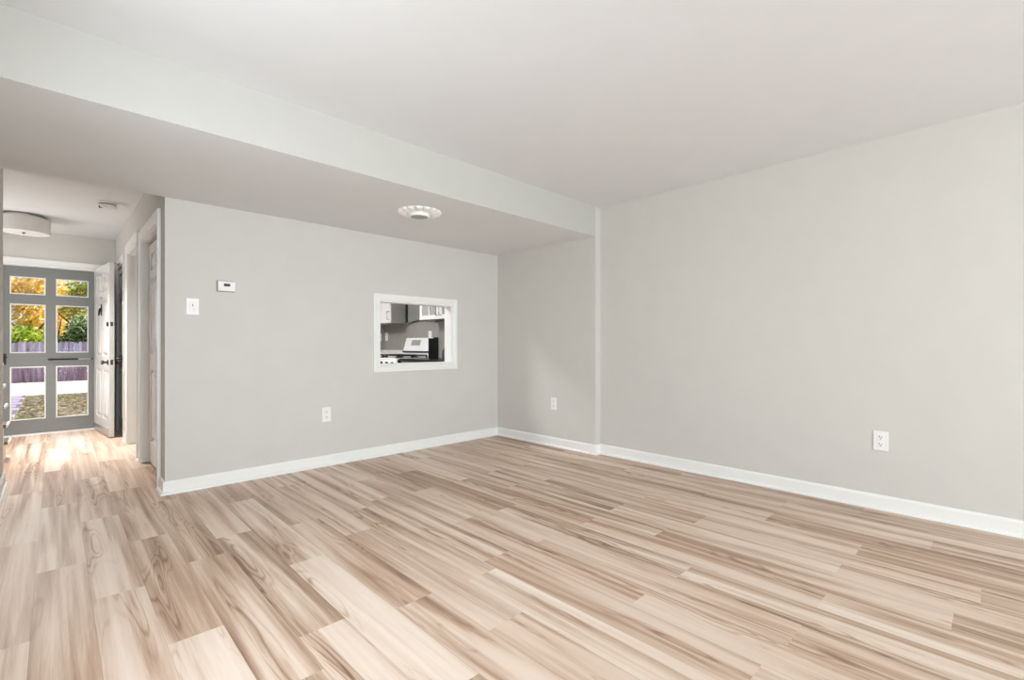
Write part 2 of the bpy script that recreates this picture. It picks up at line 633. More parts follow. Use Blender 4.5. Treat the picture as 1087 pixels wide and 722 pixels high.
struct(b.build('wall_front', M['wall']), 'grey end wall of the hall around the front door', 'wall')
LW_ = (0.65, 2.25, 0.72, 2.08)
b = MB().slab('X', XL - 0.12, XL, (YBACK - 0.15, 5.43), (0, H + 0.1), [LW_])
struct(b.build('wall_left', M['wall']), 'grey wall along the left edge of the hall, ending at the stairs', 'wall')
b = MB().slab('X', -1.42, -1.30, (3.0, YF + 0.14), (0, H + 0.1)).slab('Y', 2.88, 3.0, (-1.42, XL - 0.12), (0, H + 0.1))
struct(b.build('wall_stair', M['wall']), 'wall on the far side of the staircase', 'wall')
SL = (-0.15, 2.85, 0.03, 2.12)
b = MB().slab('Y', YBACK - 0.15, YBACK, (XL - 0.12, 4.16), (0, H + 0.1), [SL])
struct(b.build('wall_back', M['wall']), 'wall behind the camera with a wide patio door', 'wall')
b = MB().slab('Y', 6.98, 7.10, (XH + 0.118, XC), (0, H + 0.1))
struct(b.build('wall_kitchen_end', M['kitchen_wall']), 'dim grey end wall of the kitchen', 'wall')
b = MB().box(-1.42, 2.88, H, 4.16, YF + 0.14, H + 0.12).box(XL - 0.12, YBACK - 0.15, H, 4.16, 2.88, H + 0.12)
struct(b.build('ceiling', M['ceil']), 'white ceiling over the room and the hall', 'ceiling')
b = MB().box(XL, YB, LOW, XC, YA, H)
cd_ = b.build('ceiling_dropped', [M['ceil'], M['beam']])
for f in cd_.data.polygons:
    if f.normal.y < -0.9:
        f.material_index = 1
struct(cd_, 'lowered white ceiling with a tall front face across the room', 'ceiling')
# kitchen side lining of the shared walls (its own darker paint)
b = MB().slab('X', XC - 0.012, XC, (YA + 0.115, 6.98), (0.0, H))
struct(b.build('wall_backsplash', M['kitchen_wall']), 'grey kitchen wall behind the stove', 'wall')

b = MB().box(XH + 0.118, 5.62, 0, 1.35, 5.72, H).box(1.25, YA + 0.115, 0, 1.35, 5.62, H)
struct(b.build('wall_closet', M['wall']), 'walls of the small hall closet', 'wall')
b = MB().box(1.25, 7.10, 0, 1.35, YF, H)
struct(b.build('wall_coat_closet', M['wall']), 'back wall of the far hall closet', 'wall')

# ------------------------------------------------------------------ baseboards
BB = [(0, 0), (0.030, 0), (0.029, 0.008), (0.024, 0.016), (0.0135, 0.0185), (0.0135, 0.080), (0.011, 0.088), (0.006, 0.094), (0, 0.096)]
Z = (0, 0, 1)
struct(MB().sweep([(XB, YBACK, 0), (XB, YB, 0), (XC, YB, 0), (XC, YA, 0)], Z, BB).build('baseboard_right', M['trim']),
       'white baseboard along the right wall and the alcove', 'baseboard')
struct(MB().sweep([(XC, YA, 0), (XH, YA, 0), (XH, 4.437, 0)], Z, BB).build('baseboard_kitchen', M['trim']),
       'white baseboard under the pass-through, turning into the hall', 'baseboard')
struct(MB().sweep([(XH, 5.588, 0), (XH, 5.712, 0)], Z, BB).build('baseboard_hall', M['trim']),
       'short white baseboard between the closet and the cased opening', 'baseboard')
struct(MB().sweep([(XH, 6.738, 0), (XH, 6.945, 0)], Z, BB).build('baseboard_entry', M['trim']),
       'short white baseboard between the cased opening and the far closet', 'baseboard')
struct(MB().sweep([(XL - 0.12, 5.43, 0), (XL, 5.43, 0), (XL, YBACK, 0)], Z, BB).build('baseboard_left', M['trim']),
       'white baseboard on the left hall wall ending at the stairs', 'baseboard')


# ------------------------------------------------------------------ casings
def casing_profile(w):
    return [(0, 0), (0, 0.010), (0.006, 0.014), (w * 0.35, 0.013), (w * 0.45, 0.017), (w * 0.72, 0.019), (w * 0.86, 0.022), (w, 0.020), (w, 0)]


def casing_hall(name, label, y0, y1, z1, w):
    # path anticlockwise so that "left" (n x d) points away from the opening; wall normal is -X
    n = (-1, 0, 0)
    path = [(XH, y1, 0), (XH, y1, z1), (XH, y0, z1), (XH, y0, 0)]
    d = Vector((0, 0, 1))
    s = Vector(n).cross(d)
    if s.y < 0:
        path.reverse()
    o = MB().sweep(path, n, casing_profile(w)).build(name, M['trim'])
    return struct(o, label, 'door casing')


casing_hall('trim_1', 'white casing around the nearest hall closet door', 4.52, 5.50, 2.05, 0.085)
casing_hall('trim_2', 'white casing around the open doorway in the hall', 5.80, 6.65, 2.10, 0.088)
casing_hall('trim_3', 'white casing around the far hall closet behind the open door', 7.03, 7.80, 2.05, 0.085)
n = (0, -1, 0)
path = [(0.385, YF, 0), (0.385, YF, 2.055), (-0.50, YF, 2.055), (-0.50, YF, 0)]
if Vector(n).cross(Vector((0, 0, 1))).x < 0:
    path.reverse()
struct(MB().sweep(path, n, casing_profile(0.08)).build('trim_4', M['trim']), 'white casing around the front door', 'door casing')
# jambs of the hall openings
for nm, lb, (y0, y1, _, z1) in (('trim_5', 'white jamb of the nearest hall closet', OP[0]), ('trim_6', 'grey-white jamb lining the open doorway', OP[1]),
                                ('trim_7', 'white jamb of the far hall closet', OP[2])):
    t = 0.012
    b = MB()
    b.box(XH - 0.001, y1 - t, 0.012, XH + 0.119, y1, z1).box(XH - 0.001, y0, 0.012, XH + 0.119, y0 + t, z1).box(XH - 0.001, y0 + t, z1 - t, XH + 0.119, y1 - t, z1)
    struct(b.build(nm, M['trim']), lb, 'door jamb')
t = 0.014
b = MB()
b.box(-0.50, YF, 0, -0.50 + t, YF + 0.14, 2.055).box(0.385 - t, YF, 0, 0.385, YF + 0.14, 2.055).box(-0.50 + t, YF, 2.055 - t, 0.385 - t, YF + 0.14, 2.055)
b.box(-0.5 + t, YF + 0.03, 0, 0.385 - t, YF + 0.14, 0.018)
struct(b.build('trim_8', M['trim']), 'white jamb and threshold of the front door', 'door jamb')

# pass-through trim: picture-frame casing, jamb liner
prof = [(0, 0), (0, 0.012), (0.008, 0.017), (0.020, 0.015), (0.030, 0.019), (0.062, 0.021), (0.066, 0.018), (0.066, 0)]
x0, x1, z0, z1 = PT
n = (0, -1, 0)
path = [(x0, YA, z0), (x0, YA, z1), (x1, YA, z1), (x1, YA, z0)]
if Vector(n).cross(Vector((0, 0, 1))).x > 0:
    path.reverse()
tr = MB().sweep(path, n, [(o * (1 if True else -1), t_) for o, t_ in prof], closed=True).build('trim_9', M['trim'])
struct(tr, 'white picture-frame casing around the kitchen pass-through', 'pass-through trim')
t = 0.012
b = MB()
b.box(x0, YA, z0, x0 + t, YA + 0.12, z1).box(x1 - t, YA, z0, x1, YA + 0.12, z1).box(x0 + t, YA, z1 - t, x1 - t, YA + 0.12, z1)
b.build('jamb_liner', M['trim'], tr)
MB().box(x0 + t, YA - 0.004, z0, x1 - t, YA + 0.13, z0 + 0.014).build('sill', M['trim'], tr, bevel=0.003)


# ------------------------------------------------------------------ panelled doors
def panel_leaf(w, h, t, panels):
    """six-panel slab; local x = width from the hinge, y = thickness centred on 0, z up"""
    rec = 0.014
    b = MB()
    holes = [(p[0], p[1], p[2], p[3]) for p in panels]
    b.slab('Y', -t / 2, -t / 2 + rec, (0, w), (0, h), holes)
    b.slab('Y', t / 2 - rec, t / 2, (0, w), (0, h), holes)
    b.box(0, -t / 2 + rec, 0, w, t / 2 - rec, h)
    for a0, a1, c0, c1 in panels:
        for s in (-1, 1):
            yb, yt = s * (t / 2 - rec), s * (t / 2 - 0.002)
            m_, e = 0.018, 0.030
            o = [(a0 + m_, yb, c0 + m_), (a1 - m_, yb, c0 + m_), (a1 - m_, yb, c1 - m_), (a0 + m_, yb, c1 - m_)]
            i = [(a0 + m_ + e, yt, c0 + m_ + e), (a1 - m_ - e, yt, c0 + m_ + e), (a1 - m_ - e, yt, c1 - m_ - e), (a0 + m_ + e, yt, c1 - m_ - e)]
            b.poly(o + i, [(4, 5, 6, 7), (0, 1, 5, 4), (1, 2, 6, 5), (2, 3, 7, 6), (3, 0, 4, 7)])
    return b


def six(w, st=0.11, mid=0.10, rows=((0.19, 0.78), (0.94, 1.60), (1.72, 1.95))):
    a = (w - 2 * st - mid) / 2
    return [(st, st + a, r0, r1) for r0, r1 in rows] + [(st + a + mid, w - st, r0, r1) for r0, r1 in rows]


def knob(parent, name, pos, axis, m, label=None):
    prof = [(0.0, 0.0), (0.032, 0.0), (0.032, 0.004), (0.026, 0.009), (0.012, 0.012), (0.010, 0.030), (0.018, 0.036), (0.027, 0.046), (0.028, 0.055),
            (0.022, 0.064), (0.0, 0.067)]
    o = MB().lathe(prof, pos, axis, 24, caps=False).build(name, m, parent, smooth=True)
    if label:
        o['label'] = label
    return o


# open front door leaf, hinged at the right jamb and swung against the hall wall
hx, hy = 0.392, 8.085
fx, fy = 0.4815, 7.238
LW = math.hypot(fx - hx, fy - hy)
d2 = bpy.data.objects.new('door_2', None)
ang = math.atan2(fy - hy, fx - hx)
leafm = panel_leaf(LW, 2.05, 0.046, six(LW, 0.115, 0.10))
d2 = leafm.build('door_2', M['door'], bevel=0.0015)
d2.location = (hx, hy, 0.014)
d2.rotation_euler = (0, 0, ang)
struct(d2, 'white six-panel front door standing open against the hall wall', 'door')
# local -y side: after rotation by about -84 degrees local -y points to -X (the hall side)
kz = 0.875
knob(d2, 'door_knob', (LW - 0.065, -0.023, kz), (0, -1, 0), M['bronze'], 'dark bronze knob on the outer face')
knob(d2, 'door_knob', (LW - 0.065, 0.023, kz), (0, 1, 0), M['bronze'], 'dark bronze knob on the inner face')
MB().lathe([(0, 0), (0.030, 0), (0.030, 0.008), (0.022, 0.014), (0, 0.014)], (LW - 0.065, -0.023, 1.325), (0, -1, 0), 24, caps=False).build('deadbolt', M['bronze'], d2, smooth=True)
tb = MB().lathe([(0, 0), (0.030, 0), (0.030, 0.006), (0, 0.008)], (LW - 0.065, 0.023, 1.325), (0, 1, 0), 24, caps=False).build('thumb_turn', M['bronze'], d2, smooth=True)
MB().box(LW - 0.071, 0.029, 1.305, LW - 0.059, 0.05, 1.345).build('turn_lever', M['bronze'], tb, bevel=0.002)
MB().box(LW - 0.002, -0.012, kz - 0.03, LW + 0.0015, 0.012, kz + 0.03).build('latch_plate', M['bronze'], d2)
MB().box(LW - 0.002, -0.012, 1.30, LW + 0.0015, 0.012, 1.35).build('latch_plate', M['bronze'], d2)
MB().lathe([(0, 0), (0.012, 0), (0.012, 0.004), (0.006, 0.006), (0, 0.004)], (LW * 0.5, -0.023, 1.655), (0, -1, 0), 16, caps=False).build('peephole', M['bronze'], d2, smooth=True)
kn = MB().box(LW * 0.5 - 0.02, -0.031, 1.44, LW * 0.5 + 0.02, -0.022, 1.58).build('door_knocker', M['bronze'], d2, bevel=0.004)
ring = [(LW * 0.5 + 0.032 * math.sin(a), -0.038 - 0.006 * (1 - math.cos(a)), 1.485 + 0.045 * math.cos(a)) for a in [i * 2 * math.pi / 20 for i in range(21)]]
MB().tube(ring, 0.006, 8).build('knocker_ring', M['bronze'], kn, smooth=True)
MB().box(0.004, -0.0265, 0.0, LW - 0.004, -0.021, 0.085).build('door_sweep', M['steel'], d2, bevel=0.0015)
for hz in (0.22, 1.02, 1.82):
    MB().box(-0.004, -0.022, hz - 0.05, 0.0005, 0.022, hz + 0.05).tube([(-0.008, 0.024, hz - 0.052), (-0.008, 0.024, hz + 0.052)], 0.006, 10).build('hinge', M['steel'], d2)

# hall closet doors
w = 5.485 - 4.535
leafm = panel_leaf(w, 1.985, 0.035, six(w, 0.10, 0.10, ((0.20, 0.85), (1.00, 1.67), (1.75, 1.90))))
d3 = leafm.build('door_3', M['door'], bevel=0.0012)
d3.location = (XH + 0.068, 4.535, 0.022)
d3.rotation_euler = (0, 0, R(90))
struct(d3, 'white six-panel closet door nearest the room', 'door')
w = 7.785 - 7.045
leafm = panel_leaf(w, 2.005, 0.035, six(w, 0.10, 0.09))
d4 = leafm.build('door_4', M['door'], bevel=0.0012)
d4.location = (XH + 0.022, 7.045, 0.022)
d4.rotation_euler = (0, 0, R(90))
struct(d4, 'white closet door half hidden behind the open front door', 'door')
knob(d4, 'door_knob', (0.06, 0.0175, 0.90), (0, 1, 0), M['bronze'], 'dark bronze knob')

# storm door with six glass lites
lx = [(-0.382, -0.078), (0.012, 0.314)]
lz = [(0.188, 0.83), (0.995, 1.588), (1.702, 1.916)]
holes = [(a, b_, c, d_) for a, b_ in lx for c, d_ in lz]
Y1 = YF + 0.055
sd = MB().slab('Y', Y1, Y1 + 0.034, (-0.484, 0.369), (0.022, 2.036), holes).build('door_1', M['storm'], bevel=0.001)
struct(sd, 'grey storm door with six glass lites, closed at the end of the hall', 'door')
lp = [(0, 0), (0, 0.006), (-0.004, 0.009), (-0.012, 0.009), (-0.012, -0.02), (0, -0.02)]
for a, b_, c, d_ in holes:
    n = (0, -1, 0)
    path = [(a, Y1, c), (a, Y1, d_), (b_, Y1, d_), (b_, Y1, c)]
    if Vector(n).cross(Vector((0, 0, 1))).x > 0:
        path.reverse()
    fr = MB().sweep(path, n, lp, closed=True).build('lite_frame', M['trim'], sd)
    MB().box(a, Y1 + 0.014, c, b_, Y1 + 0.019, d_).build('pane', M['glass'], fr)
cl = MB().tube([(-0.06, Y1 - 0.032, 0.915), (0.215, Y1 - 0.032, 0.915)], 0.0105, 16).build('door_closer', M['black_metal'], sd, smooth=True)
MB().tube([(0.213, Y1 - 0.032, 0.915), (0.345, Y1 - 0.032, 0.915)], 0.0045, 10).build('closer_rod', M['steel'], cl, smooth=True)
b = MB().box(-0.045, Y1 - 0.04, 0.903, -0.015, Y1 + 0.001, 0.927)
b.build('closer_bracket', M['black_metal'], cl, bevel=0.002)
MB().box(0.337, Y1 - 0.038, 0.903, 0.352, Y1 + 0.001, 0.927).build('closer_bracket', M['black_metal'], cl, bevel=0.002)
b = MB().box(-0.45, Y1 - 0.006, 0.86, -0.41, Y1, 0.99).tube([(-0.43, Y1 - 0.004, 0.95), (-0.43, Y1 - 0.035, 0.95), (-0.425, Y1 - 0.045, 0.95), (-0.40, Y1 - 0.045, 0.948)], 0.007, 10)
b.build('handle', M['black_metal'], sd)

# sliding patio door behind the camera
x0, x1, z0, z1 = SL
fr = MB()
fr.slab('Y', YBACK - 0.13, YBACK - 0.03, (x0, x1), (z0, z1), [(x0 + 0.05, x1 - 0.05, z0 + 0.04, z1 - 0.05)])
wn1 = fr.build('window_1', M['trim'])
struct(wn1, 'white sliding patio door behind the camera', 'patio door')
xm = (x0 + x1) / 2
for a, b_, y in ((x0 + 0.05, xm + 0.03, YBACK - 0.105), (xm - 0.03, x1 - 0.05, YBACK - 0.07)):
    s_ = MB().slab('Y', y, y + 0.03, (a, b_), (z0 + 0.04, z1 - 0.05), [(a + 0.07, b_ - 0.07, z0 + 0.12, z1 - 0.12)]).build('sash', M['trim'], wn1)
    MB().box(a + 0.07, y + 0.012, z0 + 0.12, b_ - 0.07, y + 0.018, z1 - 0.12).build('pane', M['glass'], s_)

a0_, a1_, c0_, c1_ = LW_
wn2 = MB().slab('X', XL - 0.10, XL - 0.03, (a0_, a1_), (c0_, c1_), [(a0_ + 0.05, a1_ - 0.05, c0_ + 0.05, (c0_ + c1_) / 2 - 0.02), (a0_ + 0.05, a1_ - 0.05, (c0_ + c1_) / 2 + 0.02, c1_ - 0.05)]).build('added_window', M['trim'])  # unseen window added to go with the side fill light
struct(wn2, 'added white sash window in the left wall, unseen, for the side fill', 'window')
for q0, q1 in ((c0_ + 0.05, (c0_ + c1_) / 2 - 0.02), ((c0_ + c1_) / 2 + 0.02, c1_ - 0.05)):
    MB().box(XL - 0.07, a0_ + 0.05, q0, XL - 0.064, a1_ - 0.05, q1).build('pane', M['glass'], wn2)

# ------------------------------------------------------------------ staircase at the left of the hall, rising towards the room
st = thing('staircase', 'open-sided staircase with wooden treads rising at the left edge of the hall', 'staircase', (-0.8, 6.72, 0))


def local(o, mb, name, m, **kw):
    """build with world coordinates under an unrotated parent"""
    bmesh.ops.translate(mb.bm, verts=mb.bm.verts[:], vec=-Vector(o.location))
    return mb.build(name, m, o, **kw)


for k in range(1, 9):
    yf = 6.72 - 0.25 * (k - 1)
    xr = -0.312 if yf - 0.27 > 5.44 else -0.415
    z = 0.19 * k
    tr_ = local(st, MB().box(-1.295, yf - 0.262, z - 0.032, xr, yf + 0.015, z), 'tread', M['oak'], bevel=0.008)
    local(st, MB().box(-1.295, yf - 0.012, z - 0.19 + (0.0 if k > 1 else 0.001), -0.345 if xr > -0.4 else -0.42, yf, z - 0.032), 'riser', M['trim'])
    if xr > -0.4:
        nb = MB().box(xr - 0.004, yf - 0.262, z - 0.030, xr + 0.010, yf + 0.018, z + 0.001)
        bmesh.ops.translate(nb.bm, verts=nb.bm.verts[:], vec=-Vector(st.location))
        nb.build('return_nosing', M['trim'], tr_, bevel=0.006)
# closed skirt under the open treads
pts = [(6.708, 0.0)]
for k in range(1, 6):
    yf = 6.708 - 0.25 * (k - 1)
    pts += [(yf, 0.19 * k - 0.033), (yf - 0.25, 0.19 * k - 0.033)]
pts += [(5.458, 0.0)]
N_ = len(pts)
sk = MB()
vv = [(-0.352, y, z) for y, z in pts] + [(-0.340, y, z) for y, z in pts]
sk.poly(vv, [tuple(range(N_)), tuple(range(N_, 2 * N_))[::-1]] + [(i, (i + 1) % N_, N_ + (i + 1) % N_, N_ + i) for i in range(N_)])
local(st, sk, 'skirt_board', M['trim'])

# ------------------------------------------------------------------ fixtures on walls and ceilings
# outlet (local: plate in XZ, faces -Y)


def make_outlet(label, w=0.080, h=0.130):
    o = thing('wall_outlet', label, 'outlet')
    b = MB()
    b.slab('Y', -0.006, 0, (-w / 2, w / 2), (-h / 2, h / 2))
    b.build('cover_plate', M['plastic'], o, bevel=0.0035, bseg=3)
    for dz in (-0.024, 0.024):
        fr_ = MB().slab('Y', -0.0085, -0.004, (-0.017, 0.017), (dz - 0.0165, dz + 0.0165)).build('receptacle', M['plastic'], o, bevel=0.002)
        s_ = MB().box(-0.0085, -0.0092, dz + 0.000, -0.0055, -0.0075, dz + 0.011).box(0.0055, -0.0092, dz + 0.001, 0.0085, -0.0075, dz + 0.010)
        s_.lathe([(0, 0), (0.0034, 0), (0.0034, 0.0015), (0, 0.0015)], (0, -0.0077, dz - 0.008), (0, -1, 0), 12, caps=False)
        s_.build('slots', M['dark'], fr_)
    MB().lathe([(0, 0), (0.0035, 0), (0.003, 0.0015), (0, 0.002)], (0, -0.0058, 0), (0, -1, 0), 12, caps=False).build('screw', M['plastic'], o)
    return o


G = 'wall outlets'
o1 = make_outlet('white double outlet low on the wall below and left of the pass-through')
o1['group'] = G
o1.location = (1.771, YA, 0.464)
o2 = copy_tree(o1)
o2['label'] = 'white double outlet low on the short grey alcove wall'
o2.location = (XC, 3.340, 0.459)
o2.rotation_euler = (0, 0, R(-90))
o3 = copy_tree(o1)
o3['label'] = 'white double outlet low on the long right-hand wall'
o3.location = (XB, 0.542, 0.456)
o3.rotation_euler = (0, 0, R(-90))
o4 = copy_tree(o1)
o4['label'] = 'white outlet on the kitchen wall just above the stove back'
o4.location = (XC - 0.012, 5.665, 1.228)
o4.rotation_euler = (0, 0, R(-90))
o5 = copy_tree(o1)
o5['label'] = 'pale outlet in the kitchen beside the far corner, right of the switch'
o5.location = (XC - 0.012, 6.90, 1.225)
o5.rotation_euler = (0, 0, R(-90))

sw = thing('light_switch', 'white light switch plate near the hall corner', 'light switch', (0.749, YA, 1.387))
MB().slab('Y', -0.006, 0, (-0.0405, 0.0405), (-0.0625, 0.0625)).build('cover_plate', M['plastic'], sw, bevel=0.0035, bseg=3)
rk = MB().slab('Y', -0.010, -0.004, (-0.0175, 0.0175), (-0.034, 0.034)).build('rocker', M['plastic'], sw, bevel=0.002)
MB().box(-0.003, -0.0135, 0.000, 0.003, -0.0095, 0.020).build('dimmer_slider', M['grey_plastic'], rk, bevel=0.001)
MB().box(0.003, -0.0108, -0.020, 0.007, -0.0095, -0.015).build('indicator', M['grey_plastic'], rk)
sw2 = copy_tree(sw)
sw2['label'] = 'white switch plate on the kitchen end wall beside the corner'
sw2.location = (3.772, 6.98, 1.217)

th = thing('thermostat', 'white thermostat with small dark display high on the pass-through wall', 'thermostat', (0.9715, YA, 1.557))
MB().slab('Y', -0.010, 0, (-0.066, 0.060), (-0.043, 0.043)).build('back_plate', M['grey_plastic'], th, bevel=0.002)
cv = MB().slab('Y', -0.030, -0.009, (-0.060, 0.060), (-0.0385, 0.0385)).build('cover', M['plastic'], th, bevel=0.005, bseg=3)
MB().box(-0.022, -0.0312, -0.002, 0.022, -0.0295, 0.020).build('display', M['lcd'], cv, bevel=0.0008)
MB().box(-0.028, -0.0306, -0.007, 0.028, -0.0298, 0.024).build('display_bezel', M['plastic'], cv)

# fluted ceiling medallion with a short round canopy
md = thing('ceiling_medallion', 'round white fluted medallion with grey lens on the lowered ceiling', 'ceiling light', (2.135, 3.283, LOW))
NL = 16
b = MB()
rings = []
SEG = NL * 8
prof = [(0.178, 0.0, 0.0), (0.178, -0.008, 1.0), (0.171, -0.016, 1.0), (0.150, -0.020, 1.0), (0.120, -0.022, 1.0), (0.100, -0.016, 0.6), (0.092, -0.020, 0.0), (0.080, -0.023, 0.0), (0.0, -0.023, 0.0)]
for r, z, s_ in prof:
    if r == 0:
        rings.append([b.bm.verts.new((0, 0, z))])
        continue
    ring = []
    for k in range(SEG):
        a = 2 * math.pi * k / SEG
        f = abs(math.sin(a * NL / 2))
        g = 1 - s_ * (1 - f) ** 1.6
        rr = r * (0.94 + 0.06 * g) if r > 0.1 else r
        zz = z * (0.10 + 0.90 * g)
        ring.append(b.bm.verts.new((rr * math.cos(a), rr * math.sin(a), zz)))
    rings.append(ring)
for A, B in zip(rings, rings[1:]):
    for k in range(SEG):
        if len(B) == 1:
            b.bm.faces.new((A[k], A[(k + 1) % SEG], B[0]))
        else:
            b.bm.faces.new((A[k], A[(k + 1) % SEG], B[(k + 1) % SEG], B[k]))
b.build('fluted_rim', M['plaster'], md, smooth=True)
cn = MB().lathe([(0.084, 0.02), (0.084, 0.038), (0.080, 0.043), (0.070, 0.043), (0.070, 0.039), (0.0, 0.039)], (0, 0, 0), (0, 0, -1), 48, caps=False).build('canopy', M['plaster'], md, smooth=True)
MB().lathe([(0.0695, 0.0385), (0.0695, 0.0415), (0.050, 0.046), (0, 0.047)], (0, 0, 0), (0, 0, -1), 48, caps=False).build('lens', M['lens'], cn, smooth=True)

# smoke detector on the hall ceiling
sm = thing('smoke_detector', 'round white smoke detector on the hall ceiling', 'smoke detector', (0.366, 6.0, H))
MB().lathe([(0.0, 0), (0.074, 0), (0.074, 0.016), (0.068, 0.019), (0.0, 0.019)], (0, 0, 0), (0, 0, -1), 40, caps=False).build('base', M['plastic'], sm, smooth=True)
vr = MB().lathe([(0.061, 0.018), (0.061, 0.034)], (0, 0, 0), (0, 0, -1), 40)
for k in range(16):
    a = 2 * math.pi * k / 16
    c, s_ = math.cos(a), math.sin(a)
    vr.tube([(0.062 * c, 0.062 * s_, -0.018), (0.062 * c, 0.062 * s_, -0.034)], 0.004, 6)
vr.build('vent_ring', M['grey_plastic'], sm, smooth=True)
MB().lathe([(0.068, 0.031), (0.069, 0.048), (0.060, 0.062), (0.036, 0.068), (0, 0.069)], (0, 0, 0), (0, 0, -1), 40).build('cover', M['plastic'], sm, smooth=True)
MB().box(-0.064, -0.034, -0.066, -0.030, -0.010, -0.046).build('sensor_window', M['dark'], sm, bevel=0.003)

# flush drum ceiling light in the hall
dl = thing('drum_ceiling_light', 'flush drum light with linen shade on the hall ceiling', 'ceiling light', (-0.236, 7.215, H))
MB().lathe([(0.0, 0), (0.150, 0), (0.150, 0.022), (0.135, 0.034), (0.0, 0.034)], (0, 0, 0), (0, 0, -1), 48, caps=False).build('mounting_pan', M['steel'], dl, smooth=True)
sh = MB().lathe([(0.205, 0.036), (0.205, 0.188), (0.201, 0.188), (0.201, 0.036), (0.205, 0.036)], (0, 0, 0), (0, 0, -1), 64, caps=False).build('shade', M['fabric'], dl, smooth=True)
MB().lathe([(0.206, 0.034), (0.2075, 0.036), (0.2075, 0.046), (0.206, 0.047), (0.199, 0.047), (0.199, 0.034), (0.206, 0.034)], (0, 0, 0), (0, 0, -1), 64, caps=False).build('top_band', M['fabric'], sh, smooth=True)
df = MB().lathe([(0.200, 0.175), (0.200, 0.181), (0.0, 0.184)], (0, 0, 0), (0, 0, -1), 64).build('diffuser', M['diffuser'], dl, smooth=True)
MB().lathe([(0.018, 0.182), (0.018, 0.186), (0.009, 0.190), (0.007, 0.196), (0, 0.199)], (0, 0, 0), (0, 0, -1), 24).build('finial', M['bronze'], df, smooth=True)

hfill = light('hall_fill', 'AREA', (-0.236, 7.215, H - 0.24), (0, -0.28, -1), 36, (1.0, 0.97, 0.92), 0.30, 0.30, spread=110)  # fill added under the unlit drum fixture to brighten the hall
hfill.data.shape = 'DISK'

# small hook and rod above the open door
hk = thing('door_hook', 'thin dark hook and rod above the open front door', 'door hook', (XH, 7.40, 2.085))
MB().box(-0.006, -0.012, -0.022, 0.0, 0.012, 0.022).build('back_plate', M['bronze'], hk, bevel=0.002)
MB().tube([(-0.004, 0, 0), (-0.03, -0.005, -0.012), (-0.055, -0.01, -0.014), (-0.09, -0.015, -0.008), (-0.112, -0.02, 0.0)], 0.004, 8).build('rod', M['bronze'], hk, smooth=True)
MB().tube([(-0.02, -0.003, -0.008), (-0.024, -0.003, -0.035), (-0.03, -0.003, -0.04)], 0.003, 8).build('hook', M['bronze'], hk, smooth=True)

# ------------------------------------------------------------------ kitchen seen through the pass-through
XW = XC - 0.0125
XF = 3.55


def upper_cabinet(label, y0, y1, z0, z1, ndoors, hand):
    o = thing('upper_cabinet', label, 'cabinet', ((XF + XW) / 2, (y0 + y1) / 2, z0))
    o['group'] = 'kitchen upper cabinets'
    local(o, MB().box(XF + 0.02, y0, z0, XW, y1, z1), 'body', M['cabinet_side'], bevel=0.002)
    dw = (y1 - y0) / ndoors
    for k in range(ndoors):
        a, b_ = y0 + k * dw + 0.003, y0 + (k + 1) * dw - 0.003
        s_ = 0.058
        my = (a + b_) / 2
        d_ = local(o, MB().slab('X', XF, XF + 0.019, (a, b_), (z0 + 0.002, z1 - 0.003),
                                [(a + s_, my - 0.012, z0 + s_, z1 - s_), (my + 0.012, b_ - s_, z0 + s_, z1 - s_)]), 'door', M['cabinet'], bevel=0.0015)
        pb = MB().box(XF + 0.008, a + s_ - 0.004, z0 + s_ - 0.004, XF + 0.012, b_ - s_ + 0.004, z1 - s_ + 0.004)
        local_child(pb, o, d_, 'panel', M['cab_glass'] if hand == 'glass' else M['cabinet'])
        hy_ = a + 0.035 if (k % 2 == 1 or hand == 'solid') else b_ - 0.035
        hb = MB().tube([(XF, hy_, z0 + 0.05), (XF - 0.03, hy_, z0 + 0.05), (XF - 0.03, hy_, z0 + 0.17), (XF, hy_, z0 + 0.17)], 0.006, 8)
        local_child(hb, o, d_, 'handle', M['black_metal'])
    return o


def local_child(mb, root, parent, name, m, **kw):
    bmesh.ops.translate(mb.bm, verts=mb.bm.verts[:], vec=-Vector(root.location))
    return mb.build(name, m, parent, **kw)


upper_cabinet('white upper kitchen cabinet with a grey side, left of the stove', 6.235, 6.975, 1.418, 2.13, 1, 'solid')
upper_cabinet('white upper kitchen cabinet with glazed doors, right of the stove', 4.55, 5.46, 1.428, 2.13, 2, 'glass')
# shallow dark panel standing in for the shade on the wall over the stove
shp = thing('shade_panel', 'shallow dark panel for the shade on the wall above the stove', 'shade panel', (XW, 5.85, 1.42))
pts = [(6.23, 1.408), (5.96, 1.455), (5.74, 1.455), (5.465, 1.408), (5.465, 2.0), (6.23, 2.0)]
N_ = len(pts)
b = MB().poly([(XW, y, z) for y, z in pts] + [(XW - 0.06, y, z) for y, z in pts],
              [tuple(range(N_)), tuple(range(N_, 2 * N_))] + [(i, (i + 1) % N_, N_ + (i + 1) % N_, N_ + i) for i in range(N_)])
local(shp, b, 'panel', M['grey_plastic'], bevel=0.003)
local(shp, MB().box(XW - 0.064, 6.16, 1.428, XW - 0.058, 6.222, 1.99), 'shade_strip', M['black_enamel'])  # black strip for the deepest part of that wall shade


